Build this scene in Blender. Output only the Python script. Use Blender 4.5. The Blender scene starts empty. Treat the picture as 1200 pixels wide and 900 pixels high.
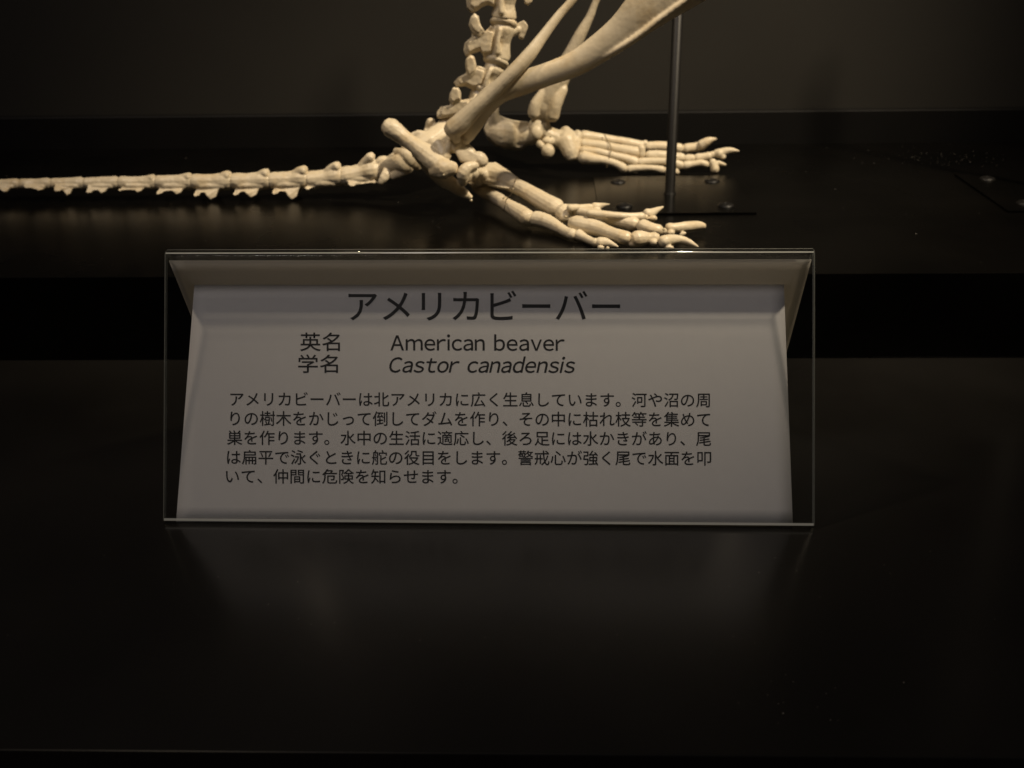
import bpy, bmesh, math, random
from mathutils import Vector, Matrix, noise

R = math.radians
scene = bpy.context.scene
COL = scene.collection
random.seed(7)

# ------------------------------------------------------------------ camera
PITCH, YAW, ROLL, FPX = R(24.0), R(1.8), math.atan(0.0147), 1300.0
CAM = Vector((0.0, -0.426, 0.258))
FW = Vector((-math.sin(YAW) * math.cos(PITCH), math.cos(YAW) * math.cos(PITCH), -math.sin(PITCH)))
R0 = Vector((math.cos(YAW), math.sin(YAW), 0))
U0 = R0.cross(FW)
RT = R0 * math.cos(ROLL) - U0 * math.sin(ROLL)
UP = R0 * math.sin(ROLL) + U0 * math.cos(ROLL)
cd = bpy.data.cameras.new('camera')
cam = bpy.data.objects.new('camera', cd)
COL.objects.link(cam)
M = Matrix((RT, UP, -FW)).transposed().to_4x4()
M.translation = CAM
cam.matrix_world = M
cd.sensor_width = 36.0
cd.lens = 36.0 * FPX / 1200.0
cd.clip_start, cd.clip_end = 0.01, 50
cd.dof.use_dof = True
cd.dof.focus_distance = 0.51
cd.dof.aperture_fstop = 16
scene.camera = cam

# ------------------------------------------------------------------ world, lamps, exposure
world = bpy.data.worlds.new('World')
scene.world = world
world.use_nodes = True
world.node_tree.nodes['Background'].inputs[0].default_value = (0.9, 0.95, 1.0, 1)
world.node_tree.nodes['Background'].inputs[1].default_value = 0.004
scene.view_settings.view_transform = 'Standard'
scene.view_settings.look = 'None'
scene.view_settings.exposure = 0.0
scene.cycles.max_bounces = 12
scene.cycles.sample_clamp_indirect = 0.4
scene.cycles.transparent_max_bounces = 24
scene.cycles.use_denoising = True


def lamp(name, kind, loc, target, power, colour, size, cone=60):
    l = bpy.data.lights.new(name, kind)
    l.energy, l.color = power, colour
    if kind == 'AREA':
        l.shape = 'DISK'
        l.size = size
    else:
        l.shadow_soft_size = size
        l.spot_size, l.spot_blend = R(cone), 1.0
    o = bpy.data.objects.new(name, l)
    COL.objects.link(o)
    o.location = loc
    o.rotation_euler = (Vector(target) - Vector(loc)).to_track_quat('-Z', 'Y').to_euler()
    return o


# two warm downlights in the ceiling of the case (the right one stronger) and the dim light of the hall in front of it
lamp('case_downlight', 'SPOT', (0.62, 0.02, 1.12), (0.07, 0.375, 0.085), 80, (1.0, 0.83, 0.60), 0.03, 39)
lamp('case_downlight', 'SPOT', (-0.55, 0.13, 1.10), (0.02, 0.32, 0.06), 13, (1.0, 0.80, 0.56), 0.03, 60)
lamp('hall_light', 'AREA', (-0.7, -0.9, 2.2), (0, 0.1, 0.05), 9.6, (1.0, 0.885, 0.85), 0.6)

ZP = 0.053          # top of the platform
YP0, YP1 = 0.19, 0.548


def ray(px, py):
    return FW + RT * ((px - 600) / FPX) + UP * ((450 - py) / FPX)


def at_z(px, py, z):
    d = ray(px, py)
    return CAM + d * ((z - CAM.z) / d.z)


def at_y(px, py, y):
    d = ray(px, py)
    return CAM + d * ((y - CAM.y) / d.y)


def pt(px, py, s):
    """third value: under 0.1 a height over the platform, else a depth"""
    return at_z(px, py, ZP + s) if s < 0.1 else at_y(px, py, s)


def depth(p):
    return (p - CAM).dot(FW)


def proj(p):
    d = p - CAM
    z = d.dot(FW)
    return 600 + FPX * d.dot(RT) / z, 450 - FPX * d.dot(UP) / z


# ------------------------------------------------------------------ materials
def new_mat(name):
    m = bpy.data.materials.new(name)
    m.use_nodes = True
    nt = m.node_tree
    return m, nt, nt.nodes['Principled BSDF']


def add_bump(nt, bsdf, scale, strength, dist, detail=4):
    n = nt.nodes.new('ShaderNodeTexNoise')
    n.inputs['Scale'].default_value = scale
    n.inputs['Detail'].default_value = detail
    tc = nt.nodes.new('ShaderNodeTexCoord')
    nt.links.new(tc.outputs['Object'], n.inputs['Vector'])
    b = nt.nodes.new('ShaderNodeBump')
    b.inputs['Strength'].default_value = strength
    b.inputs['Distance'].default_value = dist
    nt.links.new(n.outputs['Fac'], b.inputs['Height'])
    nt.links.new(b.outputs['Normal'], bsdf.inputs['Normal'])
    return n, tc


def mottled(name, c1, c2, scale, rough, bump=0.0, bscale=200, dist=0.001, spec=0.5, rvar=0.0):
    m, nt, b = new_mat(name)
    tc = nt.nodes.new('ShaderNodeTexCoord')
    n = nt.nodes.new('ShaderNodeTexNoise')
    n.inputs['Scale'].default_value = scale
    n.inputs['Detail'].default_value = 6
    nt.links.new(tc.outputs['Object'], n.inputs['Vector'])
    cr = nt.nodes.new('ShaderNodeValToRGB')
    cr.color_ramp.elements[0].position, cr.color_ramp.elements[1].position = 0.35, 0.68
    cr.color_ramp.elements[0].color = (*c1, 1)
    cr.color_ramp.elements[1].color = (*c2, 1)
    nt.links.new(n.outputs['Fac'], cr.inputs['Fac'])
    nt.links.new(cr.outputs['Color'], b.inputs['Base Color'])
    b.inputs['Roughness'].default_value = rough
    b.inputs['Specular IOR Level'].default_value = spec
    if rvar:
        mr = nt.nodes.new('ShaderNodeMapRange')
        mr.inputs['From Min'].default_value, mr.inputs['From Max'].default_value = 0.3, 0.7
        mr.inputs['To Min'].default_value, mr.inputs['To Max'].default_value = rough - rvar, rough + rvar
        n2 = nt.nodes.new('ShaderNodeTexNoise')
        n2.inputs['Scale'].default_value = scale * 0.6
        n2.inputs['Detail'].default_value = 8
        nt.links.new(tc.outputs['Object'], n2.inputs['Vector'])
        nt.links.new(n2.outputs['Fac'], mr.inputs['Value'])
        nt.links.new(mr.outputs['Result'], b.inputs['Roughness'])
    if bump:
        add_bump(nt, b, bscale, bump, dist)
    return m


MAT_BONE = mottled('bone', (0.66, 0.565, 0.40), (0.70, 0.61, 0.45), 60, 0.40, 0.12, 600, 0.0005, 0.45)


def stain(m, colour, scale, amount):
    """old grease stains: broad patches of a yellower tone"""
    nt = m.node_tree
    b = nt.nodes['Principled BSDF']
    src = b.inputs['Base Color'].links[0].from_socket
    tc = nt.nodes.new('ShaderNodeTexCoord')
    n = nt.nodes.new('ShaderNodeTexNoise')
    n.inputs['Scale'].default_value = scale
    n.inputs['Detail'].default_value = 5
    n.inputs['Roughness'].default_value = 0.7
    nt.links.new(tc.outputs['Object'], n.inputs['Vector'])
    mr = nt.nodes.new('ShaderNodeMapRange')
    mr.inputs['From Min'].default_value, mr.inputs['From Max'].default_value = 0.5, 0.72
    mr.inputs['To Max'].default_value = amount
    nt.links.new(n.outputs['Fac'], mr.inputs['Value'])
    mx = nt.nodes.new('ShaderNodeMix')
    mx.data_type = 'RGBA'
    nt.links.new(mr.outputs['Result'], mx.inputs[0])
    nt.links.new(src, mx.inputs[6])
    mx.inputs[7].default_value = (*colour, 1)
    nt.links.new(mx.outputs[2], b.inputs['Base Color'])


stain(MAT_BONE, (0.54, 0.39, 0.19), 42, 0.6)
MAT_SHELF = mottled('shelf_paint', (0.0065, 0.006, 0.0053), (0.0105, 0.0097, 0.0086), 9, 0.20, 0.02, 900, 0.0002, 0.6, 0.03)
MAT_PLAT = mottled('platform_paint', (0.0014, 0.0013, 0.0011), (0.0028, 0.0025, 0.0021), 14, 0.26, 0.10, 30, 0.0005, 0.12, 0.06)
MAT_WALL = mottled('wall_paint', (0.0235, 0.0218, 0.0185), (0.029, 0.027, 0.0228), 5, 0.6, 0.08, 300, 0.0004, 0.3)
MAT_SKIRT = mottled('skirting_paint', (0.004, 0.0038, 0.0035), (0.006, 0.0055, 0.005), 12, 0.5, 0.05, 300, 0.0003, 0.3)
MAT_LEDGE = mottled('ledge_paint', (0.022, 0.009, 0.009), (0.028, 0.011, 0.011), 12, 0.6, 0.05, 300, 0.0003, 0.2)
MAT_STEEL = mottled('black_steel', (0.0055, 0.005, 0.0046), (0.008, 0.0074, 0.0068), 60, 0.45, 0.1, 300, 0.0003, 0.3)
MAT_INK = mottled('ink', (0.006, 0.006, 0.007), (0.009, 0.009, 0.010), 300, 0.6)
MAT_DUST = mottled('dust', (0.14, 0.13, 0.115), (0.34, 0.32, 0.29), 300, 0.8)
MAT_DAB = mottled('adhesive', (0.22, 0.2, 0.03), (0.34, 0.3, 0.05), 200, 0.3)
MAT_GLUE = mottled('glue', (0.45, 0.38, 0.24), (0.6, 0.52, 0.36), 200, 0.08)
MAT_WIRE = mottled('wire', (0.12, 0.09, 0.05), (0.2, 0.15, 0.09), 200, 0.35)


def paper_mat(name, colour, trans):
    m, nt, b = new_mat(name)
    nt.nodes.remove(b)
    out = nt.nodes['Material Output']
    d = nt.nodes.new('ShaderNodeBsdfDiffuse')
    t = nt.nodes.new('ShaderNodeBsdfTranslucent')
    mx = nt.nodes.new('ShaderNodeMixShader')
    n = nt.nodes.new('ShaderNodeTexNoise')
    n.inputs['Scale'].default_value = 260
    n.inputs['Detail'].default_value = 6
    tc = nt.nodes.new('ShaderNodeTexCoord')
    nt.links.new(tc.outputs['Object'], n.inputs['Vector'])
    cr = nt.nodes.new('ShaderNodeValToRGB')
    cr.color_ramp.elements[0].color = tuple(c * 0.93 for c in colour) + (1,)
    cr.color_ramp.elements[1].color = (*colour, 1)
    nt.links.new(n.outputs['Fac'], cr.inputs['Fac'])
    nt.links.new(cr.outputs['Color'], d.inputs['Color'])
    t.inputs['Color'].default_value = (0.85, 0.80, 0.72, 1)
    mx.inputs[0].default_value = trans
    nt.links.new(d.outputs[0], mx.inputs[1])
    nt.links.new(t.outputs[0], mx.inputs[2])
    nt.links.new(mx.outputs[0], out.inputs['Surface'])
    return m


MAT_PAPER = paper_mat('paper', (0.82, 0.81, 0.82), 0.12)
MAT_CARD = paper_mat('card', (0.80, 0.79, 0.77), 0.42)


def acrylic_mat(name, tint, rough, diffuse, ior=1.49):
    m, nt, b = new_mat(name)
    nt.nodes.remove(b)
    out = nt.nodes['Material Output']
    tr = nt.nodes.new('ShaderNodeBsdfTransparent')
    tr.inputs['Color'].default_value = (*tint, 1)
    gl = nt.nodes.new('ShaderNodeBsdfGlossy')
    gl.inputs['Roughness'].default_value = rough
    fr = nt.nodes.new('ShaderNodeFresnel')
    # a sheet seen through: the far face must not turn into a mirror, so its index is inverted
    ge = nt.nodes.new('ShaderNodeNewGeometry')
    io = nt.nodes.new('ShaderNodeMapRange')
    io.inputs['To Min'].default_value, io.inputs['To Max'].default_value = ior, 1 / ior
    nt.links.new(ge.outputs['Backfacing'], io.inputs['Value'])
    nt.links.new(io.outputs['Result'], fr.inputs['IOR'])
    mx = nt.nodes.new('ShaderNodeMixShader')
    nt.links.new(fr.outputs[0], mx.inputs[0])
    last = tr
    if diffuse:
        df = nt.nodes.new('ShaderNodeBsdfDiffuse')
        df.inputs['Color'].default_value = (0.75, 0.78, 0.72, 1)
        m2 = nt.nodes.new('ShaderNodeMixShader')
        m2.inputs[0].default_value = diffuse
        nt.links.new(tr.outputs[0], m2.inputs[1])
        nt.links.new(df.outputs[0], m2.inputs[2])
        last = m2
    nt.links.new(last.outputs[0], mx.inputs[1])
    nt.links.new(gl.outputs[0], mx.inputs[2])
    nt.links.new(mx.outputs[0], out.inputs['Surface'])
    return m


MAT_ACR = acrylic_mat('acrylic', (0.97, 0.975, 0.97), 0.02, 0.0)
MAT_EDGE = acrylic_mat('acrylic_edge', (0.6, 0.62, 0.58), 0.15, 0.17)
MAT_GLINT = acrylic_mat('acrylic_glint', (0.8, 0.8, 0.76), 0.2, 0.68)  # pale diffuse strips: the bright light lines on bend and foot, painted in


# ------------------------------------------------------------------ object helpers
def link(name, me, mats, parent=None, smooth=False):
    o = bpy.data.objects.new(name, me)
    COL.objects.link(o)
    for m in (mats if isinstance(mats, (list, tuple)) else [mats]):
        me.materials.append(m)
    if parent:
        o.parent = parent
        o.matrix_parent_inverse = parent.matrix_basis.inverted()
    if smooth:
        for p in me.polygons:
            p.use_smooth = True
    return o


def tag(o, label=None, cat=None, group=None, kind=None):
    for k, v in (('label', label), ('category', cat), ('group', group), ('kind', kind)):
        if v:
            o[k] = v
    return o


def empty(name, loc):
    o = bpy.data.objects.new(name, None)
    COL.objects.link(o)
    o.location = loc
    o.empty_display_size = 0.02
    return o


def box(name, lo, hi, mat, bevel=0.0, parent=None):
    bm = bmesh.new()
    bmesh.ops.create_cube(bm, size=1)
    c = [(a + b) / 2 for a, b in zip(lo, hi)]
    s = [b - a for a, b in zip(lo, hi)]
    for v in bm.verts:
        v.co = Vector((c[i] + v.co[i] * s[i] for i in range(3)))
    if bevel:
        bmesh.ops.bevel(bm, geom=bm.edges[:], offset=bevel, segments=2, affect='EDGES', profile=0.5)
    me = bpy.data.meshes.new(name)
    bm.to_mesh(me)
    bm.free()
    return link(name, me, mat, parent)


# ------------------------------------------------------------------ the setting
YEDGE = at_z(600, 884, 0).y          # front edge of the shelf
tag(box('shelf', (-1.2, YEDGE, -0.02), (1.2, 0.70, 0.0), MAT_SHELF, 0.0006), kind='structure')
tag(box('floor', (-1.2, YEDGE - 0.5, -0.06), (1.2, YEDGE - 0.004, -0.030), MAT_LEDGE, 0.002), kind='structure')
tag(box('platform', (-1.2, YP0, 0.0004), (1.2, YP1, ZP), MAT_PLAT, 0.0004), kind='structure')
wl = box('wall', (-1.2, YP1 + 0.011, 0.0004), (1.2, YP1 + 0.05, 1.2), MAT_WALL)
tag(wl, 'dark brown grey painted back wall behind the skeleton', 'wall', kind='structure')
sk = box('skirting_board', (-1.2, YP1 + 0.0005, ZP - 0.02), (1.2, YP1 + 0.0105, at_y(800, 131, YP1).z), MAT_SKIRT, 0.001)
tag(sk, 'black skirting strip along the foot of the dark back wall', 'skirting board')

# ------------------------------------------------------------------ acrylic sign holder
BL, BR = at_z(191, 613, 0.0005), at_z(955, 619, 0.0005)
SX = (BR - BL)
SX.z = 0
SW = SX.length
SX.normalize()
SZ = Vector((0, 0, 1))
SY = SZ.cross(SX)
O = BL.copy()
PHI = R(24.5)
PHB = R(29.0)
lo_, hi_ = 0.06, 0.25
for _ in range(40):
    L = (lo_ + hi_) / 2
    p = O + SX * (SW / 2) + SY * (L * math.sin(PHI)) + SZ * (L * math.cos(PHI))
    if proj(p)[1] > 286.5:
        lo_ = L
    else:
        hi_ = L
RY, RZ = L * math.sin(PHI), L * math.cos(PHI)      # ridge in (y, z)
TH = 0.0026


def sw(x, y, z):
    return O + SX * x + SY * y + SZ * z


def holder():
    # profile in (y, z): outer skin with a rounded bend, then the inner skin back
    rb = 0.0029
    fy, fz = math.sin(PHI), math.cos(PHI)           # up the front panel
    by, bz = math.sin(PHB), -math.cos(PHB)          # down the back panel
    half = (math.pi - PHI - PHB) / 2
    LB = RZ / math.cos(PHB)
    half_angle = (PHI + PHB) / 2                     # half the angle inside the ridge
    tl = rb / math.tan(half_angle)
    # tangent points
    tf = Vector((RY - fy * tl * 0.999, RZ - fz * tl * 0.999))
    nf = Vector((math.cos(PHI), -math.sin(PHI)))      # into the tent from the front panel
    c = tf + nf * rb
    a0 = math.atan2(-nf.y, -nf.x)
    nb = Vector((-math.cos(PHB), -math.sin(PHB)))
    a1 = math.atan2(-nb.y, -nb.x)
    outer, inner = [], []
    outer.append(Vector((0, 0)))
    inner.append(nf * TH)
    up = Vector((fy, fz)) * 0.0011
    outer.append(up.copy())
    inner.append(nf * TH + up)
    N = 10
    for i in range(N + 1):
        a = a0 + (a1 - a0) * i / N
        d = Vector((math.cos(a), math.sin(a)))
        outer.append(c + d * rb)
        inner.append(c + d * (rb - TH))
    e = Vector((RY + by * LB, RZ + bz * LB))
    outer.append(e)
    inner.append(e + nb * TH)
    # lift so that the whole profile clears the shelf
    zmin = min(v.y for v in outer + inner)
    for v in outer + inner:
        v.y -= zmin
    bm = bmesh.new()
    n = len(outer)
    rings = []
    ch = 0.0007
    for x, inset in ((0, ch), (ch, 0), (SW - ch, 0), (SW, ch)):
        ring = []
        for i in range(n):
            o_, i_ = outer[i], inner[i]
            d = (i_ - o_).normalized()
            q = o_ + d * inset
            ring.append(bm.verts.new(sw(x, q.x, q.y)))
        for i in reversed(range(n)):
            o_, i_ = outer[i], inner[i]
            d = (o_ - i_).normalized()
            q = i_ + d * inset
            ring.append(bm.verts.new(sw(x, q.x, q.y)))
        rings.append(ring)
    m = 2 * n
    for k in range(3):
        for i in range(m):
            f = bm.faces.new((rings[k][i], rings[k][(i + 1) % m], rings[k + 1][(i + 1) % m], rings[k + 1][i]))
            edge = i in (n - 1, m - 1) or k != 1
            f.material_index = 1 if edge else (2 if i in (0, 3, 7) else 0)  # painted light lines on the foot lip and two bend strips
            f.smooth = (not edge) and 1 <= i <= n - 3
    for ring in (rings[0], rings[-1]):
        for i in range(n - 1):
            f = bm.faces.new((ring[i], ring[i + 1], ring[m - 2 - i], ring[m - 1 - i]))
            f.material_index = 1
    bmesh.ops.recalc_face_normals(bm, faces=bm.faces)
    me = bpy.data.meshes.new('sign_holder')
    bm.to_mesh(me)
    bm.free()
    return link('sign_holder', me, [MAT_ACR, MAT_EDGE, MAT_GLINT]), c, rb


hold, bend_c, bend_r = holder()
tag(hold, 'clear acrylic tent-shaped sign holder on the black shelf, in front of the skeleton', 'sign holder')


def sheet(name, c00, c10, c11, c01, mat, bow=0.0, th=0.00018, nx=40, ny=16):
    """thin sheet from four corners (bottom left, bottom right, top right, top left)"""
    bm = bmesh.new()
    n = (c10 - c00).cross(c01 - c00).normalized()     # towards the viewer
    rows = []
    for side in (0, 1):
        g = []
        for j in range(ny + 1):
            v = j / ny
            r = []
            for i in range(nx + 1):
                u = i / nx
                p = (c00 * (1 - u) + c10 * u) * (1 - v) + (c01 * (1 - u) + c11 * u) * v
                p = p + n * (bow * math.sin(math.pi * v) + (th if side == 0 else 0))
                r.append(bm.verts.new(p))
            g.append(r)
        rows.append(g)
    for s, g in enumerate(rows):
        for j in range(ny):
            for i in range(nx):
                q = (g[j][i], g[j][i + 1], g[j + 1][i + 1], g[j + 1][i])
                bm.faces.new(q if s == 0 else q[::-1])
    a, b = rows
    for i in range(nx):
        bm.faces.new((a[0][i + 1], a[0][i], b[0][i], b[0][i + 1]))
        bm.faces.new((a[ny][i], a[ny][i + 1], b[ny][i + 1], b[ny][i]))
    for j in range(ny):
        bm.faces.new((a[j][0], a[j + 1][0], b[j + 1][0], b[j][0]))
        bm.faces.new((a[j + 1][nx], a[j][nx], b[j][nx], b[j + 1][nx]))
    me = bpy.data.meshes.new(name)
    bm.to_mesh(me)
    bm.free()
    return link(name, me, mat, None, True), n


def on_plane(px, py, p0, n):
    d = ray(px, py)
    return CAM + d * ((p0 - CAM).dot(n) / d.dot(n))


# backing card lining the rear panel
nb = Vector((-math.cos(PHB), -math.sin(PHB)))
off = nb * (TH + 0.0006)
s0, s1 = 0.0066, RZ / math.cos(PHB) - 0.002
b0 = Vector((RY + math.sin(PHB) * s0, RZ - math.cos(PHB) * s0)) + off
b1 = Vector((RY + math.sin(PHB) * s1, RZ - math.cos(PHB) * s1)) + off
card, _ = sheet('backing_card', sw(0.0008, b1.x, max(b1.y, .0008)), sw(SW - 0.0008, b1.x, max(b1.y, .0008)),
                sw(SW - 0.0008, b0.x, b0.y), sw(0.0008, b0.x, b0.y), MAT_CARD)
tag(card, 'plain white backing card lining the rear panel of the clear sign holder', 'card')

# printed sheet leaning inside the holder: foot behind the front panel, top edge against the backing card
pf = Vector((math.cos(PHI) * (TH + 0.0008), 0.0010))
zt = 0.0905
yt = RY + (RZ - zt) * math.tan(PHB) - (TH + 0.0022) / math.cos(PHB)
base = sw(SW / 2, pf.x, pf.y)
top = sw(SW / 2, yt, zt)
PN = SX.cross(top - base).normalized()
corners = [on_plane(*c, base, PN) for c in ((206.5, 611.5), (929, 615), (918.5, 331.5), (228, 333))]
paper, PNN = sheet('printed_sheet', *corners, MAT_PAPER, bow=0.0)
tag(paper, 'white printed information sheet about the beaver, leaning inside the clear holder', 'information sheet')

LINES = [
    ('title_lettering', 'アメリカビーバー', 408.3, 726.7, 340.5, 375.7, 0, 0.001),
    ('name_lettering', '英名', 351.7, 398.3, 390.0, 411.7, 0, 0.0),
    ('name_lettering', 'American beaver', 457.5, 661.7, 391.7, 410.9, 0, 0.0),
    ('name_lettering', '学名', 349.3, 396.0, 415.7, 437.3, 0, 0.0),
    ('name_lettering', 'Castor canadensis', 456.2, 674.3, 417.5, 436.8, 0.22, 0.0),
    ('text_line', 'アメリカビーバーは北アメリカに広く生息しています。河や沼の周', 269.9, 831.9, 459.5, 476.7, 0, 0.0),
    ('text_line', 'りの樹木をかじって倒してダムを作り、その中に枯れ枝等を集めて', 269.9, 832.2, 482.0, 499.5, 0, 0.0),
    ('text_line', '巣を作ります。水中の生活に適応し、後ろ足には水かきがあり、尾', 266.0, 833.2, 504.8, 522.0, 0, 0.0),
    ('text_line', 'は扁平で泳ぐときに舵の役目をします。警戒心が強く尾で水面を叩', 266.0, 833.4, 527.6, 545.0, 0, 0.0),
    ('text_line', 'いて、仲間に危険を知らせます。', 264.7, 536.2, 550.0, 567.2, 0, 0.0),
]


def glyphs(body, shear, fat):
    cu = bpy.data.curves.new('glyphs', 'FONT')
    cu.body = body
    cu.size = 1.0
    cu.shear = shear
    cu.offset = fat
    cu.resolution_u = 4
    t = bpy.data.objects.new('tmp', cu)
    COL.objects.link(t)
    dg = bpy.context.evaluated_depsgraph_get()
    me = bpy.data.meshes.new_from_object(t.evaluated_get(dg))
    bpy.data.objects.remove(t)
    return me


def lettering(name, body, x0, x1, y0, y1, shear, fat):
    if body.isascii():
        fat += 0.006
        # the full-width letters of the sans face, set one by one with proportional spacing
        bm = bmesh.new()
        pen = 0.0
        for ch in body:
            if ch == ' ':
                pen += 0.40
                continue
            g = glyphs(chr(ord(ch) + 0xFEE0), 0, fat)
            a = min(v.co.x for v in g.vertices)
            w = max(v.co.x for v in g.vertices) - a
            for v in g.vertices:
                v.co.x += pen - a
                v.co.x += shear * v.co.y
            bm.from_mesh(g)
            bpy.data.meshes.remove(g)
            pen += w + (0.062 if ch in 'rtvsco' else 0.085)
        me = bpy.data.meshes.new(name)
        bm.to_mesh(me)
        bm.free()
    else:
        me = glyphs(body, shear, fat + 0.004)
    xs = [v.co.x for v in me.vertices]
    ys = [v.co.y for v in me.vertices]
    ax, bx, ay, by_ = min(xs), max(xs), min(ys), max(ys)
    for v in me.vertices:
        px = x0 + (v.co.x - ax) / (bx - ax) * (x1 - x0)
        py = y1 - (v.co.y - ay) / (by_ - ay) * (y1 - y0) + (px - 550) * 0.0022
        v.co = on_plane(px, py, base + PNN * 0.00032, PN)
    return link(name, me, MAT_INK, paper)


for ln in LINES:
    lettering(*ln)

# ------------------------------------------------------------------ bones
class Bone:
    def __init__(self):
        self.bm = bmesh.new()

    def tube(self, pts, seg=14, mirror_y=None):
        P = []
        for p in pts:
            w = pt(p[0], p[1], p[2])
            r = p[3] * depth(w) / FPX
            k = p[4] if len(p) > 4 else 1.0
            P.append((w, r, k))
        self.wtube(P, seg)
        if mirror_y is not None:
            self.wtube([(Vector((w.x, 2 * mirror_y - w.y, w.z)), r, k) for w, r, k in P], seg)
        return self

    def wtube(self, P, seg=14):
        # Catmull-Rom refinement
        Q = []
        n = len(P)
        for i in range(n - 1):
            a, b, c, d = P[max(i - 1, 0)], P[i], P[i + 1], P[min(i + 2, n - 1)]
            steps = max(2, min(10, int((c[0] - b[0]).length / 0.0022)))
            for s in range(steps):
                t = s / steps

                def cr(x0, x1, x2, x3):
                    return 0.5 * ((2 * x1) + (x2 - x0) * t + (2 * x0 - 5 * x1 + 4 * x2 - x3) * t * t + (3 * x1 - x0 - 3 * x2 + x3) * t ** 3)
                Q.append((cr(a[0], b[0], c[0], d[0]), max(cr(a[1], b[1], c[1], d[1]), 0.0002), cr(a[2], b[2], c[2], d[2])))
        Q.append(P[-1])
        bm = self.bm
        rings = []
        # rounded ends
        ext = []
        d0 = (Q[0][0] - Q[1][0]).normalized()
        for f in (0.97, 0.72):
            ext.append((Q[0][0] + d0 * Q[0][1] * f * 0.8, Q[0][1] * math.sqrt(1 - f * f), Q[0][2]))
        d1 = (Q[-1][0] - Q[-2][0]).normalized()
        tail = [(Q[-1][0] + d1 * Q[-1][1] * f * 0.8, Q[-1][1] * math.sqrt(1 - f * f), Q[-1][2]) for f in (0.72, 0.97)]
        Q = ext + Q + tail
        for i, (p, r, k) in enumerate(Q):
            t = (Q[min(i + 1, len(Q) - 1)][0] - Q[max(i - 1, 0)][0]).normalized()
            view = (p - CAM).normalized()
            s = view.cross(t)
            if s.length < 1e-4:
                s = UP.copy()
            s.normalize()
            dp = t.cross(s).normalized()
            rings.append([bm.verts.new(p + s * (r * math.cos(a)) + dp * (r * k * math.sin(a)))
                          for a in (2 * math.pi * j / seg for j in range(seg))])
        for i in range(len(rings) - 1):
            for j in range(seg):
                bm.faces.new((rings[i][j], rings[i][(j + 1) % seg], rings[i + 1][(j + 1) % seg], rings[i + 1][j]))
        bm.faces.new(rings[0][::-1])
        bm.faces.new(rings[-1])

    def blob(self, px, py, s, rx, ry, rz=None, rot=0, mirror_y=None):
        w = pt(px, py, s)
        k = depth(w) / FPX
        rz = rz if rz is not None else (rx + ry) / 2
        c, sn = math.cos(R(rot)), math.sin(R(rot))
        ax, ay = RT * c - UP * sn, RT * sn + UP * c
        for m in ([0] if mirror_y is None else [0, 1]):
            v0 = len(self.bm.verts)
            g = bmesh.ops.create_uvsphere(self.bm, u_segments=16, v_segments=10, radius=1)
            for v in g['verts']:
                q = w + ax * (v.co.x * rx * k) + ay * (v.co.y * ry * k) + FW * (v.co.z * rz * k)
                if m:
                    q.y = 2 * mirror_y - q.y
                v.co = q
        return self

    def plate(self, poly, th, mirror_y=None):
        """flat piece: polygon of (px, py, s) points, thickness in px"""
        P = [pt(*p) for p in poly]
        for m in ([0] if mirror_y is None else [0, 1]):
            if m:
                P = [Vector((p.x, 2 * mirror_y - p.y, p.z)) for p in P]
            n = FW.copy()
            h = th * depth(P[0]) / FPX / 2
            a = [self.bm.verts.new(p + n * h) for p in P]
            b = [self.bm.verts.new(p - n * h) for p in P]
            self.bm.faces.new(a)
            self.bm.faces.new(b[::-1])
            for i in range(len(P)):
                j = (i + 1) % len(P)
                self.bm.faces.new((a[i], b[i], b[j], a[j]))
        return self

    def build(self, name, parent, voxel=0.0005, smooth=5, rough=0.00022, label=None, mat=None):
        bm = self.bm
        bmesh.ops.recalc_face_normals(bm, faces=bm.faces)
        me = bpy.data.meshes.new(name)
        bm.to_mesh(me)
        bm.free()
        t = bpy.data.objects.new('tmp', me)
        COL.objects.link(t)
        r = t.modifiers.new('r', 'REMESH')
        r.mode = 'VOXEL'
        r.voxel_size = voxel
        s = t.modifiers.new('s', 'SMOOTH')
        s.factor, s.iterations = 0.5, smooth
        dg = bpy.context.evaluated_depsgraph_get()
        out = bpy.data.meshes.new_from_object(t.evaluated_get(dg))
        bpy.data.objects.remove(t)
        bpy.data.meshes.remove(me)
        out.name = name
        nrm = [v.normal.copy() for v in out.vertices]
        for v, n in zip(out.vertices, nrm):
            c = v.co
            d = noise.noise(c * 95) * 1.5 + noise.noise(c * 210) * 1.1 + noise.noise(c * 480) * 0.7
            v.co = c + n * (d * rough)
            if v.co.z < ZP + 0.0003:
                v.co.z = ZP + 0.0003
        out.materials.clear()
        o = link(name, out, mat or MAT_BONE, parent, True)
        if label:
            o['label'] = label
        return o


skel = empty('beaver_skeleton', (0.0, 0.37, ZP))
tag(skel, 'mounted cream beaver skeleton, its tail, hind legs and lower spine on the black platform', 'skeleton')

YM = 0.372
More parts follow.
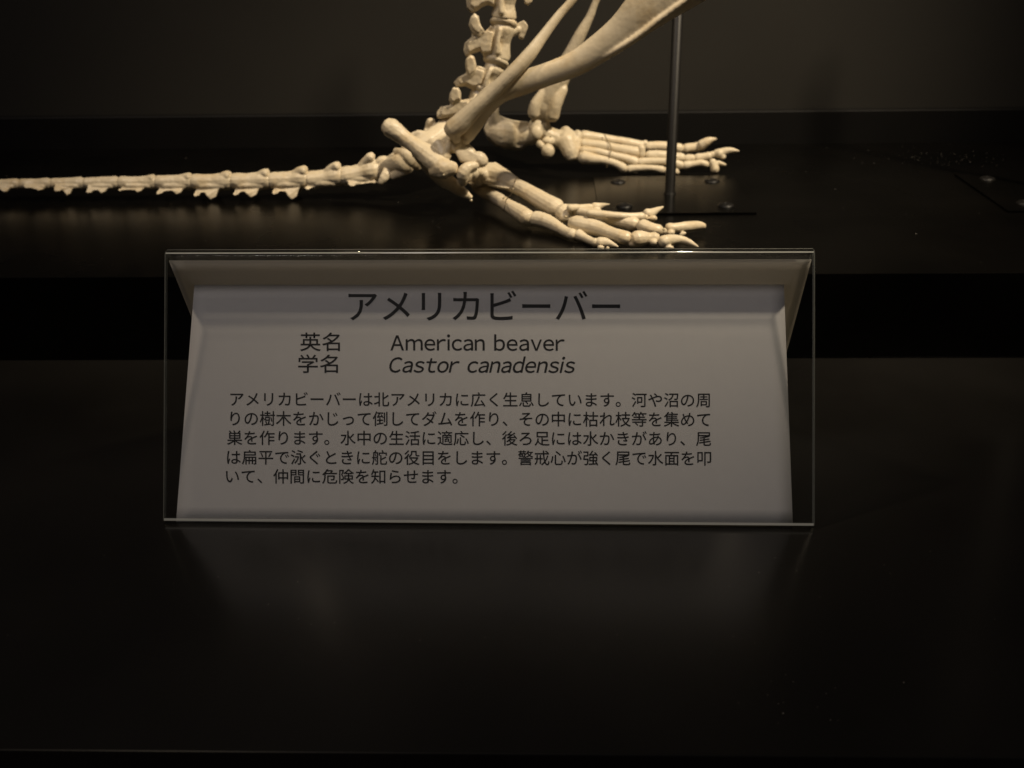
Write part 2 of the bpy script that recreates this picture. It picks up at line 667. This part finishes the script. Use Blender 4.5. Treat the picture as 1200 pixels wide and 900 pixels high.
# ---- tail: (x0, yc0, x1, yc1, r, processes, knob)
TAIL = [
    (-46, 215.5, -8, 215.5, 5.2, [(-38, 224, 2.6), (-20, 224, 2.6)], None),
    (-6, 215.5, 22, 215.2, 5.3, [(5, 224.5, 2.8)], None),
    (25, 215.2, 59, 214.8, 5.5, [(30, 221, 2.2), (45, 222, 2.8)], None),
    (62, 214.8, 98, 214.5, 5.8, [(65, 225, 2.8), (79, 227.5, 3.2)], None),
    (101, 214.5, 138, 214, 6.2, [(102, 227, 3.0), (119, 225, 3.2)], None),
    (141, 214, 182, 213.5, 6.7, [(139, 224, 3.0), (161, 224, 3.4)], (176, 208, 3.2)),
    (185, 213.5, 224, 213, 7.4, [(184, 228, 3.2), (207, 226, 4.0)], (219, 206.5, 4.0)),
    (227, 213, 270, 212.5, 8.2, [(228, 230.5, 3.6), (247, 231, 5.8)], (265, 204.5, 4.8)),
    (273, 212.5, 315, 211.5, 8.6, [(274, 229.5, 3.6), (294, 228.5, 6.0)], (310, 202, 5.0)),
    (318, 211.5, 359, 209.5, 9.0, [(320, 228, 3.6), (342, 231, 5.6)], (354, 198.5, 6.2)),
    (362, 211, 400, 206, 9.6, [(360, 221, 3.2)], (393, 193.5, 6.0)),
    (402, 207, 441, 199, 10.2, [(410, 219, 4.0), (438, 214, 4.0)], (433, 182.5, 5.8)),
]
for x0, y0, x1, y1, r, procs, knob in TAIL:
    b = Bone()
    r *= 1.16
    y0, y1 = y0 + .4, y1 + .4
    mx, my = (x0 + x1) / 2, (y0 + y1) / 2
    b.tube([(x0, y0, YM, r * 0.95), (x0 + (x1 - x0) * 0.14, y0 + (y1 - y0) * .14, YM, r * 1.0), (mx, my, YM, r * 0.86),
            (x1 - (x1 - x0) * 0.16, y1 - (y1 - y0) * .16, YM, r * 1.06), (x1, y1, YM, r * 1.0)])
    b.tube([(x0 + 4, y0 - r * 0.62, YM, r * 0.36), (mx, my - r * 0.6, YM, r * 0.4), (x1 - 3, y1 - r * 0.72, YM, r * 0.45)])
    ya, yb = YM - .002, YM - .0085
    poly = [(x0 + 4, my - 1, YM - .001), (x0 + 4, my + r * .75, ya)]
    for q, (tx, ty, tr) in enumerate(procs):
        if q == 0 and len(procs) == 2:
            poly += [(tx - 1, ty - 2, yb), (tx + 1, ty + .5, yb), (tx + 5, ty - 1, yb), (tx + 8, (ty * .4 + (my + r) * .6), yb + .002)]
        else:
            poly += [(tx - tr - 1, (my + r) * .6 + ty * .4, yb + .002), (tx - tr * .8, ty - 1, yb), (tx, ty + tr * .6, yb), (tx + tr, ty, yb), (tx + tr + 3, my + r, yb + .003)]
    poly += [(x1 - 4, my + r * .55, ya), (x1 - 5, my - 1, YM - .001)]
    b.plate(poly, 4.5, YM)
    b.tube([(x0 + 8, my + r * .5, YM - .004, r * .4), (x1 - 8, my + r * .5, YM - .004, r * .4)], mirror_y=YM)
    if knob:
        kx, ky, kr = knob
        b.tube([(kx - 9, y1 - r * 0.35, YM, kr * 1.1, .8), (kx - 2, (y1 - r * 0.5 + ky) / 2, YM - .001, kr * 1.05, .8), (kx + 1, ky + kr * 0.35, YM - 0.003, kr * 0.85, .8)], mirror_y=YM)
    b.build('tail_vertebra', skel, 0.0005, 3)
# first tail vertebra, broad and slanting
b = Bone()
b.tube([(443, 201, YM, 10), (455, 195, YM, 10), (468, 187, YM, 11), (484, 183, YM, 12)])
b.tube([(463, 177, YM - .006, 4, .6), (474, 180, YM - .014, 6, .5), (486, 189, YM - .016, 8, .4), (490, 196, YM - .014, 5, .4)])
b.tube([(450, 196, YM - .006, 7, .5), (466, 190, YM - .013, 9, .5), (478, 192, YM - .015, 9, .4)])
b.tube([(480, 197, YM - .015, 6, .4), (470, 201, YM - .013, 6, .5), (460, 207, YM - .012, 4, .6)])
b.tube([(462, 190, YM, 8), (452, 205, YM - .012, 6, .6), (446, 214, YM - .013, 3.5)], mirror_y=YM)
b.tube([(440, 196, YM, 5), (447, 188, YM, 5.5), (452, 186, YM, 4)])
b.build('tail_vertebra', skel, 0.0005, 5)

# ---- sacrum and lumbar spine
YS = 0.385
b = Bone()
b.tube([(478, 178, YM, 11), (500, 168, YM, 13), (525, 152, YS, 14), (545, 138, YS, 13)])
b.tube([(500, 166, YM, 8, .6), (503, 154, YS, 7, .6), (505, 143, YS, 6, .7)])
b.tube([(482, 160, YM, 4, .6), (490, 157, YM, 5, .6), (498, 160, YM, 6)])
b.tube([(508, 158, YS, 7, .7), (516, 150, YS, 6, .6), (525, 146, YS, 7)])
b.build('sacrum', skel, 0.0006, 6)


def lumbar(cx, cy, ax, ay, w, h, lamina, zyg, trans=None):
    """body at (cx,cy) half width w, half height h along the (ax, ay) axis; lamina and zyg are outlines of the arch"""
    b = Bone()
    l = math.hypot(ax, ay)
    ax, ay = ax / l, ay / l
    b.tube([(cx - ax * h, cy - ay * h, YS, w * 1.0), (cx - ax * h * .7, cy - ay * h * .7, YS, w * 0.97), (cx, cy, YS, w * 0.78),
            (cx + ax * h * .7, cy + ay * h * .7, YS, w * 0.95), (cx + ax * h, cy + ay * h, YS, w * 1.0)])
    if lamina:
        mx = sum(p[0] for p in lamina) / len(lamina)
        my = sum(p[1] for p in lamina) / len(lamina)
        b.plate([(x, y, YS - .003) for x, y in lamina], 9)
        b.plate([(mx + (x - mx) * .72, my + (y - my) * .72, YS - .004) for x, y in lamina], 13)
    if zyg:
        mx = sum(p[0] for p in zyg) / len(zyg)
        my = sum(p[1] for p in zyg) / len(zyg)
        b.plate([(x, y, YS - .007) for x, y in zyg], 6)
        b.plate([(mx + (x - mx) * .75, my + (y - my) * .75, YS - .007) for x, y in zyg], 11)
        b.tube([(mx, my + 3, YS - .006, 4.5, .7), (mx - 1, my + 14, YS - .004, 5, .7), (mx, my + 22, YS - .003, 4.5, .7)])
    # ridge along the side of the body
    b.tube([(cx - ax * h * .8 - w * .3, cy - ay * h * .8, YS - .0075, w * .2), (cx - w * .35, cy, YS - .0085, w * .22), (cx + ax * h * .7 - w * .2, cy + ay * h * .7, YS - .008, w * .3)])
    if trans:
        b.plate([(x, y, YS + .002) for x, y in trans], 6)
        b.tube([(cx + w * .5, cy - h * .55, YS + .001, w * .5), (trans[0][0] + 2, trans[0][1] + 6, YS + .002, 5)])
    return b.build('lumbar_vertebra', skel, 0.0005, 5, 0.0002)


lumbar(597, -36, 0.05, 1, 15, 18, [(556, -40), (580, -46), (584, -18), (556, -20)], None, [(613, -12), (626, -8), (623, 3), (619, 6), (615, 4), (613, -4)])
lumbar(592, 4, -.1, 1, 15, 15, [(546, -4), (547, 10), (553, 15), (560, 12), (564, 8), (573, 4), (584, 8), (586, -8), (570, -14), (550, -12)], None)
lumbar(588, 49, -.16, 1, 13, 18, [(554, 43), (545, 51), (543, 60), (546, 67), (553, 63), (563, 59), (567, 67), (580, 66), (584, 36), (575, 31), (568, 39), (558, 41)],
       [(552, 20), (556, 16), (561, 20), (563, 29), (568, 37), (562, 44), (554, 39), (549, 30)], [(606, 28), (614, 24), (619, 31), (617, 37), (613, 46), (608, 44), (607, 37)])
lumbar(575, 92, -.38, 1, 12.5, 14, [(547, 86), (537, 91), (532, 97), (535, 102), (545, 100), (556, 106), (570, 102), (573, 82), (560, 78), (554, 88)],
       [(546, 70), (551, 65), (556, 67), (558, 76), (557, 86), (550, 93), (546, 84), (545, 77)])
lumbar(556, 122, -.6, 1, 12, 13, [(512, 132), (517, 126), (527, 124), (540, 118), (556, 116), (556, 132), (530, 138), (517, 139), (512, 138)],
       [(531, 103), (537, 103), (540, 108), (540, 118), (531, 123), (526, 118), (527, 110)])
# discs between the bodies
for cx, cy, w, h, rot in ((590, 27, 17, 7, 10), (581, 72, 16, 7, 17), (566, 107, 15, 6, 30)):
    b = Bone()
    b.tube([(cx - w * .25, cy - w * .06, YS - .002, h * 1.0), (cx + w * .25, cy + w * .06, YS - .002, h * 1.0)])
    b.blob(cx, cy, YS, w, h, 15, rot)
    b.build('spinal_disc', skel, 0.0006, 4)

# ---- near hind leg
YA = 0.330
b = Bone()
b.tube([(860, -70, 0.300, 36, .42), (815, -34, 0.300, 35, .42), (764, 5, 0.303, 27.5, .44), (731, 35, 0.306, 20.5, .5), (703, 56, 0.309, 17, .6), (675, 74, 0.312, 14.8, .7),
        (642, 87, 0.316, 13.6, .75), (610, 98, 0.320, 14, .75), (584, 108, 0.323, 14, .75), (565, 126, YA - .004, 14, .8), (554, 146, YA - .003, 11.5), (548, 160, YA - .002, 8)], 22)
b.tube([(690, 76, 0.309, 2.5), (735, 51, 0.300, 3.6), (775, 21, 0.296, 3.6), (815, -8, 0.293, 4)])
b.blob(546, 163, YA - .003, 6, 7)
b.build('shin_bone', skel, 0.0006, 16, 0.00006)
b = Bone()
b.tube([(700, -35, 0.322, 4.6), (672, -1, 0.322, 4.8), (655, 18, 0.321, 5.4), (636, 43, 0.318, 6.4), (621, 63, 0.315, 8.2), (602, 84, 0.314, 8.6, 1.1), (577, 109, 0.316, 9, 1.1),
        (553, 131, 0.318, 10.5, 1), (540, 144, 0.319, 12, .9), (530, 152, 0.320, 11.5, .9)])
b.tube([(531, 152, .319, 9), (535, 163, .321, 6)])
b.build('fibula', skel, 0.0005, 8, 0.00006)

nfoot = Bone()                                       # the ankle bones of the near foot
nfoot.tube([(524, 168, YA, 9), (533, 166, YA, 13), (541, 166, YA, 10)])
nfoot.tube([(534, 168, YA - .002, 12.5), (543, 174, YA - .001, 9), (552, 181, YA - .002, 8)])
nfoot.blob(562, 187, YA - .006, 10.5, 9, 10, 35)
nfoot.plate([(533, 178, YA - .006), (548, 176, YA - .006), (560, 182, YA - .008), (556, 194, YA - .010), (540, 190, YA - .008)], 9)
nfoot.tube([(543, 214, YA - .016, 5), (542, 206, YA - .018, 7.5), (545, 199, YA - .018, 7.5), (551, 195, YA - .016, 6), (558, 194, YA - .014, 4)])
nfoot.tube([(526, 166, YA - .006, 4), (524, 175, YA - .008, 4.5), (521, 184, YA - .010, 4)])
nfoot.blob(554, 202, YA - .010, 8, 9, 10)
nfoot.blob(548, 205, YA - .014, 6, 9, 8, 15)
nfoot = nfoot.build('hind_foot', skel, 0.0005, 5)

b = Bone()
b.tube([(457, 149, YA + .006, 11.5), (464, 154, YA + .005, 10.8), (473, 161, YA + .004, 9.4), (484, 169, YA + .002, 9.4), (496, 178, YA - .001, 11.5), (508, 187, YA - .006, 13.5), (517, 195, YA - .010, 13)])
b.tube([(505, 166, YA, 5, .7), (514, 172, YA - .003, 9, .7), (520, 182, YA - .007, 10, .7)])
b.tube([(509, 201, YA - .012, 9, .7), (519, 198, YA - .015, 12.5, .7), (530, 197, YA - .017, 9, .7)])
b.tube([(488, 178, YA + .004, 7, .6), (502, 193, YA + .003, 9, .6), (518, 208, YA + .001, 10, .5), (535, 220, YA - .003, 7.5, .5), (551, 231, YA - .008, 3.5, .6)])
b.build('heel_bone', nfoot, 0.0005, 5)


def digit(foot, kind, pts, blobs=(), voxel=0.00045):
    b = Bone()
    b.tube(pts)
    for q in blobs:
        if isinstance(q, list):
            b.plate(*q)
        else:
            b.blob(*q)
    return b.build(kind, foot, voxel, 3, 0.00015)


# near foot, outer toe
digit(nfoot, 'metatarsal', [(557, 220, .010, 4.5), (567, 225, .010, 7.5), (580, 231, .0095, 7.8), (594, 240, .009, 7.6), (609, 249, .008, 9.2), (618, 255, .0075, 10)],
      [(619, 257, .006, 7, 9)])
digit(nfoot, 'toe_bone', [(627, 256, .007, 9.3), (636, 258, .0068, 9.2), (648, 263, .006, 7.8), (662, 271, .0045, 6.2), (671, 275, .004, 7)])
digit(nfoot, 'toe_bone', [(678, 275, .004, 7), (686, 279, .003, 5), (694, 283, .003, 4.8), (698, 284, .003, 5.4)])
digit(nfoot, 'claw', [(702, 284, .003, 6.6), (709, 284, .003, 6), (717, 286, .0025, 3.5), (724, 289, .002, 1.2)], [(704, 290, .0015, 4, 3), (712, 291, .001, 2, 2.4)])
# near foot, biggest toe
digit(nfoot, 'metatarsal', [(560, 211, .019, 9), (572, 204, .021, 13.5), (587, 208, .020, 12), (603, 217, .018, 9.3), (620, 226, .015, 9.8), (640, 238, .012, 11), (652, 244, .0105, 11.5)],
      [[[(546, 213, .016), (550, 206, .018), (561, 201, .0205), (570, 193, .0235), (581, 191, .0238), (594, 200, .021), (600, 212, .018), (596, 222, .0155), (572, 218, .0165), (562, 213, .0175), (553, 219, .015)], 13], (556, 213, .017, 9, 7)])
digit(nfoot, 'toe_bone', [(660, 249, .010, 11.3), (665, 252, .009, 10.4)], [(668, 248, .010, 8, 9), (662, 255, .008, 7, 6)])
digit(nfoot, 'toe_bone', [(673, 262, .008, 9.6), (684, 264, .0078, 11), (697, 267, .0075, 9.5), (714, 273, .007, 8.2), (729, 278, .0065, 8.2), (735, 279, .006, 8.3)])
digit(nfoot, 'toe_bone', [(745, 280, .006, 9.5), (752, 279, .006, 9), (760, 279, .0055, 7), (768, 279, .0055, 7.2)], [(742, 286, .003, 6, 4), (766, 284, .004, 4.5, 4)])
digit(nfoot, 'claw', [(778, 283, .005, 7.5), (786, 281, .0048, 6.5), (797, 281, .004, 5.3), (808, 284, .0032, 3.6), (818, 289, .002, 1.0)], [(784, 290, .0016, 6, 3), (777, 286, .003, 5, 4)])
# near foot, middle toe
digit(nfoot, 'toe_bone', [(676, 247, .012, 7), (692, 250, .0115, 6.8), (710, 255, .011, 7.2), (730, 260, .010, 7.6), (743, 262, .0095, 8.8)], [(739, 266, .0075, 6, 4.5)])
digit(nfoot, 'toe_bone', [(753, 265, .009, 8.5), (763, 268, .0085, 7.2), (772, 270, .0075, 7)])
digit(nfoot, 'claw', [(784, 267, .0075, 6.2), (790, 267, .0075, 5.6), (805, 265.5, .007, 6), (817, 264.5, .006, 5.8), (824, 265, .0055, 4.4)], [(778, 271, .007, 4, 4), (800, 274, .004, 4.5, 2.2, 2, -20), (786, 273, .005, 5, 4)])
# near foot, second toe
digit(nfoot, 'toe_bone', [(690, 250, .016, 4.5), (715, 252, .015, 4.4), (738, 254, .0135, 4.6), (752, 254, .0125, 5.8)])
digit(nfoot, 'claw', [(758, 250, .0125, 5.8), (763, 250, .012, 5.5), (770, 246, .013, 3.2), (777, 242.5, .014, 1.2)], [(765, 256, .0105, 5.4, 4), (757, 255, .0115, 3, 4)])
# near foot, inner toe
digit(nfoot, 'toe_bone', [(668, 244, .015, 5), (680, 243, .0145, 3.8), (692, 243, .014, 4.4)])
digit(nfoot, 'claw', [(696, 242, .014, 5), (701, 242, .014, 4.4), (707, 240, .014, 2.6), (714, 239.5, .014, 1.1)], [(700, 246, .0125, 5, 2.5)])

b = Bone()
b.blob(796, 4, 0.296, 4, 2.5, 3, -35)
b.build('adhesive_dab', skel, 0.0005, 2, mat=MAT_DAB)

# ---- far hind leg
YF = 0.462
b = Bone()
b.tube([(725, -60, YF - .012, 4), (699, 0, YF - .010, 4), (691, 20, YF - .009, 5), (680, 41, YF - .008, 7), (668, 66, YF - .006, 9), (656, 90, YF - .004, 12.5), (645, 112, YF - .002, 15), (637, 128, YF, 17, .8), (636, 134, YF, 15, .8)])
b.tube([(660, 104, YF - .008, 6), (652, 120, YF - .010, 7.5), (647, 136, YF - .009, 8.5)])
b.tube([(648, 104, YF - .004, 11, .8), (640, 122, YF - .004, 15, .7), (637, 131, YF - .004, 13, .7)])
b.tube([(640, 104, YF - .006, 5), (628, 122, YF - .008, 7), (625, 134, YF - .008, 7)])
b.build('shin_bone', skel, 0.0006, 4, 0.00012)
ff = Bone()
ff.blob(632, 150, YF - .003, 14, 13, 12, 15)
ff.blob(629, 155, YF - .010, 7, 9, 5)
ff.tube([(640, 156, YF - .004, 9), (653, 163, YF - .003, 11), (663, 164, YF - .002, 12)])
ff.blob(665, 163, YF - .003, 11, 13, 10)
ff.tube([(662, 163, YF - .006, 11, .8), (667, 173, YF - .009, 11, .8), (670, 181, YF - .011, 9.5, .8)])
ff.tube([(674, 166, YF - .005, 8), (676, 182, YF - .010, 7)])
ff.blob(663, 152, YF, 6, 4)
ff.blob(677, 160, YF - .002, 6, 8)
ff.blob(642, 166, YF - .010, 8, 5)
ff = ff.build('hind_foot', skel, 0.0006, 3)
b = Bone()
b.blob(642, 177, YF - .016, 8, 8.5, 7)
b.tube([(632, 168, YF - .010, 5), (636, 172, YF - .013, 4)])
b.build('ankle_bone', ff, 0.0005, 3)
b = Bone()
b.tube([(577, 154, YF - .001, 11, .8), (584, 155, YF - .002, 15, .8), (594, 157, YF - .003, 16.5, .8), (605, 157, YF, 15.5, .6), (620, 157, YF - .002, 13, .7), (632, 158, YF - .003, 11, .8)])
b.plate([(x, y, YF) for x, y in ((567, 152), (573, 140), (585, 137), (601, 143), (618, 144), (620, 168), (611, 175), (594, 174), (580, 169), (571, 162))], 16)
b.tube([(583, 146, YF - .003, 5), (580, 136, YF - .005, 4.6), (581, 127, YF - .006, 4.2)])
b.build('heel_bone', ff, 0.0006, 4)
# far toes: top one first
digit(ff, 'metatarsal', [(683, 160, YF, 7.5), (696, 161, YF, 6.2), (718, 164, YF, 5.2), (740, 168, YF, 5.4), (751, 171, YF, 6)], [(756, 168, YF, 4, 4)], 0.0006)
digit(ff, 'metatarsal', [(683, 169, YF - .006, 6.8), (700, 170, YF - .007, 6), (722, 174, YF - .008, 6), (740, 178, YF - .009, 7), (746, 179, YF - .009, 7.5)], [], 0.0006)
digit(ff, 'toe_bone', [(752, 173, YF - .010, 4.6), (752, 182, YF - .011, 4.8)], [], 0.0006)
digit(ff, 'metatarsal', [(683, 177, YF - .012, 6), (700, 178, YF - .013, 4.6), (722, 183, YF - .014, 4.6), (740, 188, YF - .015, 5.6), (745, 190, YF - .015, 6)], [], 0.0006)
digit(ff, 'metatarsal', [(684, 184, YF - .014, 8.6), (693, 186, YF - .016, 7.2), (708, 188, YF - .018, 5), (722, 192, YF - .020, 4.6), (729, 196, YF - .021, 5.6), (731, 198, YF - .021, 5.6)], [], 0.0006)
digit(ff, 'toe_bone', [(759, 172, YF, 5.6), (768, 171, YF, 5.8), (782, 172, YF, 6.2), (792, 173, YF, 5.6), (797, 174, YF, 6)], [], 0.0006)
digit(ff, 'toe_bone', [(804, 174, YF, 6), (812, 173, YF, 5.4), (819, 172, YF, 6)], [], 0.0006)
digit(ff, 'claw', [(822, 170, YF - .003, 6), (828, 166, YF - .004, 5), (834, 163.5, YF - .004, 3), (839.5, 163, YF - .004, 1.2)], [(823, 173, YF - .004, 4, 3)], 0.0006)
digit(ff, 'toe_bone', [(760, 182, YF - .010, 5.6), (775, 182, YF - .010, 5.8), (790, 184, YF - .010, 5.4), (799, 185, YF - .010, 5.8)], [], 0.0006)
digit(ff, 'toe_bone', [(805, 186, YF - .011, 5.2), (811, 185.5, YF - .011, 5.2)], [], 0.0006)
digit(ff, 'toe_bone', [(817, 185, YF - .011, 5.2), (825, 184, YF - .011, 4.8), (831, 183, YF - .011, 5.2)], [(835, 181, YF - .011, 4, 4)], 0.0006)
digit(ff, 'claw', [(840, 180, YF - .011, 5.4), (848, 178, YF - .011, 5), (856, 176, YF - .012, 3.8), (866, 177, YF - .013, 1.2)], [(847, 184, YF - .013, 4, 3), (843, 180, YF - .013, 4, 5)], 0.0006)
digit(ff, 'toe_bone', [(750, 190, YF - .016, 5.2), (765, 189, YF - .016, 4.4), (785, 190, YF - .017, 4.6), (798, 194, YF - .018, 5.4)], [], 0.0006)
digit(ff, 'toe_bone', [(803, 194, YF - .018, 5.4), (814, 192, YF - .018, 4), (822, 191, YF - .018, 4), (828, 193, YF - .018, 4.4)], [], 0.0006)
digit(ff, 'claw', [(835, 189, YF - .018, 4.4), (838, 199, YF - .020, 5.5)], [(842, 191, YF - .018, 4, 3), (849, 193, YF - .018, 2.4, 2), (845, 192, YF - .018, 5, 2.6, 3, 15)], 0.0006)
digit(ff, 'toe_bone', [(737, 198, YF - .021, 5), (750, 197, YF - .021, 3.8), (765, 197, YF - .022, 3.8), (776, 199, YF - .022, 4.8)], [(745, 202, YF - .021, 3, 2)], 0.0006)
digit(ff, 'toe_bone', [(780, 200, YF - .022, 4.6), (788, 199, YF - .023, 4), (793, 202, YF - .023, 4)], [], 0.0006)


def wire(foot, pts):
    b = Bone()
    b.tube([(x, y, s, 0.55) for x, y, s in pts], 8)
    me = bpy.data.meshes.new('wire')
    b.bm.to_mesh(me)
    b.bm.free()
    link('wire', me, MAT_WIRE, foot, True)


wire(nfoot, [(606, 207, .024), (603, 214, .0265), (600, 222, .022), (599, 228, .014), (593, 234, .0135), (592, 240, .014), (590, 248, .008)])
wire(ff, [(708, 157, YF - .004), (711, 163, YF - .008), (715, 170, YF - .013), (716, 176, YF - .017), (714, 184, YF - .020), (711, 196, YF - .022)])

for foot, x, y, h, r in ((nfoot, 663, 254, .0125, 1.6), (nfoot, 590, 232, .0165, 1.0), (nfoot, 601, 221, .0255, .9), (nfoot, 778, 269, .0105, 1.5), (nfoot, 712, 291, .0035, 1.3),
                         (nfoot, 520, 205, YA - .026, 1.1), (ff, 645, 160, YF - .018, 1.1), (nfoot, 552, 235, YA - .022, 1.2)):
    b = Bone()
    b.blob(x, y, h, r * 1.3, r, r)
    me = bpy.data.meshes.new('glue_drop')
    b.bm.to_mesh(me)
    b.bm.free()
    link('glue_drop', me, MAT_GLUE, foot, True)

# ------------------------------------------------------------------ support stands
PX0, PY0 = at_z(702, 250, ZP).x, at_z(790, 250, ZP).y
rod_base = at_z(785, 224, ZP + 0.003)
SIDE = 2 * (rod_base.x - PX0)


def revolve(name, prof, loc, mat, parent, seg=32):
    bm = bmesh.new()
    rings = []
    for r, z in prof:
        if r < 1e-6:
            rings.append([bm.verts.new((loc[0], loc[1], loc[2] + z))])
        else:
            rings.append([bm.verts.new((loc[0] + r * math.cos(2 * math.pi * i / seg), loc[1] + r * math.sin(2 * math.pi * i / seg), loc[2] + z)) for i in range(seg)])
    for a, b in zip(rings, rings[1:]):
        for i in range(seg):
            j = (i + 1) % seg
            if len(a) == 1:
                bm.faces.new((a[0], b[i], b[j]))
            elif len(b) == 1:
                bm.faces.new((a[i], a[j], b[0]))
            else:
                bm.faces.new((a[i], a[j], b[j], b[i]))
    bmesh.ops.recalc_face_normals(bm, faces=bm.faces)
    me = bpy.data.meshes.new(name)
    bm.to_mesh(me)
    bm.free()
    return link(name, me, mat, parent, True)


def stand(cx, cy, label):
    root = empty('support_stand', (cx, cy, ZP))
    tag(root, label, 'support stand', 'black steel stands screwed to the platform')
    h = SIDE / 2
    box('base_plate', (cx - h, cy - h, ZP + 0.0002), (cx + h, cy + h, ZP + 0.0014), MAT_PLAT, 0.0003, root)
    revolve('rod', [(0.0048, 0.0012), (0.0045, 0.0020), (0.0037, 0.0028), (0.0037, 0.40), (0, 0.40)], (cx, cy, ZP), MAT_STEEL, root)
    for sx in (-1, 1):
        for sy in (-1, 1):
            s = 0.0056
            revolve('screw', [(s * 1.05, 0.0013), (s, 0.0021), (s * .8, 0.0028), (s * .45, 0.0032), (s * .3, 0.0033), (s * .24, 0.0024), (0, 0.0023)],
                    (cx + sx * h * .66, cy + sy * h * .66, ZP), MAT_STEEL, root, 24)
    return root


stand(rod_base.x, rod_base.y, 'black steel rod on a square screwed base plate, between the two skeleton feet')
c2 = at_z(1182, 244, ZP + .003)
stand(c2.x + SIDE / 2, c2.y + SIDE / 2, 'square black base plate with screws at the right edge, its rod out of view')

# ------------------------------------------------------------------ dust and lint
bm = bmesh.new()


def speck(p, s):
    g = bmesh.ops.create_icosphere(bm, subdivisions=1, radius=s)
    q = [random.uniform(.6, 1.6) for _ in range(3)]
    for v in g['verts']:
        v.co = Vector((v.co.x * q[0] * random.uniform(.8, 1.2), v.co.y * q[1], v.co.z * .6)) + p


for _ in range(80):
    t = random.gauss(0, 1)
    speck(at_z(1105 + 60 * random.gauss(0, .9), 185 + 6 * t, ZP + .0001), random.uniform(.0001, .0003))
for _ in range(45):
    speck(at_z(random.uniform(0, 1200), random.uniform(180, 316), ZP + .0001), random.uniform(.00008, .00026))
for _ in range(18):
    speck(at_z(random.gauss(930, 60), random.gauss(810, 26), 0.0001), random.uniform(.00008, .0002))
for _ in range(40):
    speck(at_z(random.uniform(0, 1200), random.uniform(640, 760), .0001), random.uniform(.00008, .0002))
me = bpy.data.meshes.new('dust')
bm.to_mesh(me)
bm.free()
tag(link('dust', me, MAT_DUST), kind='stuff')
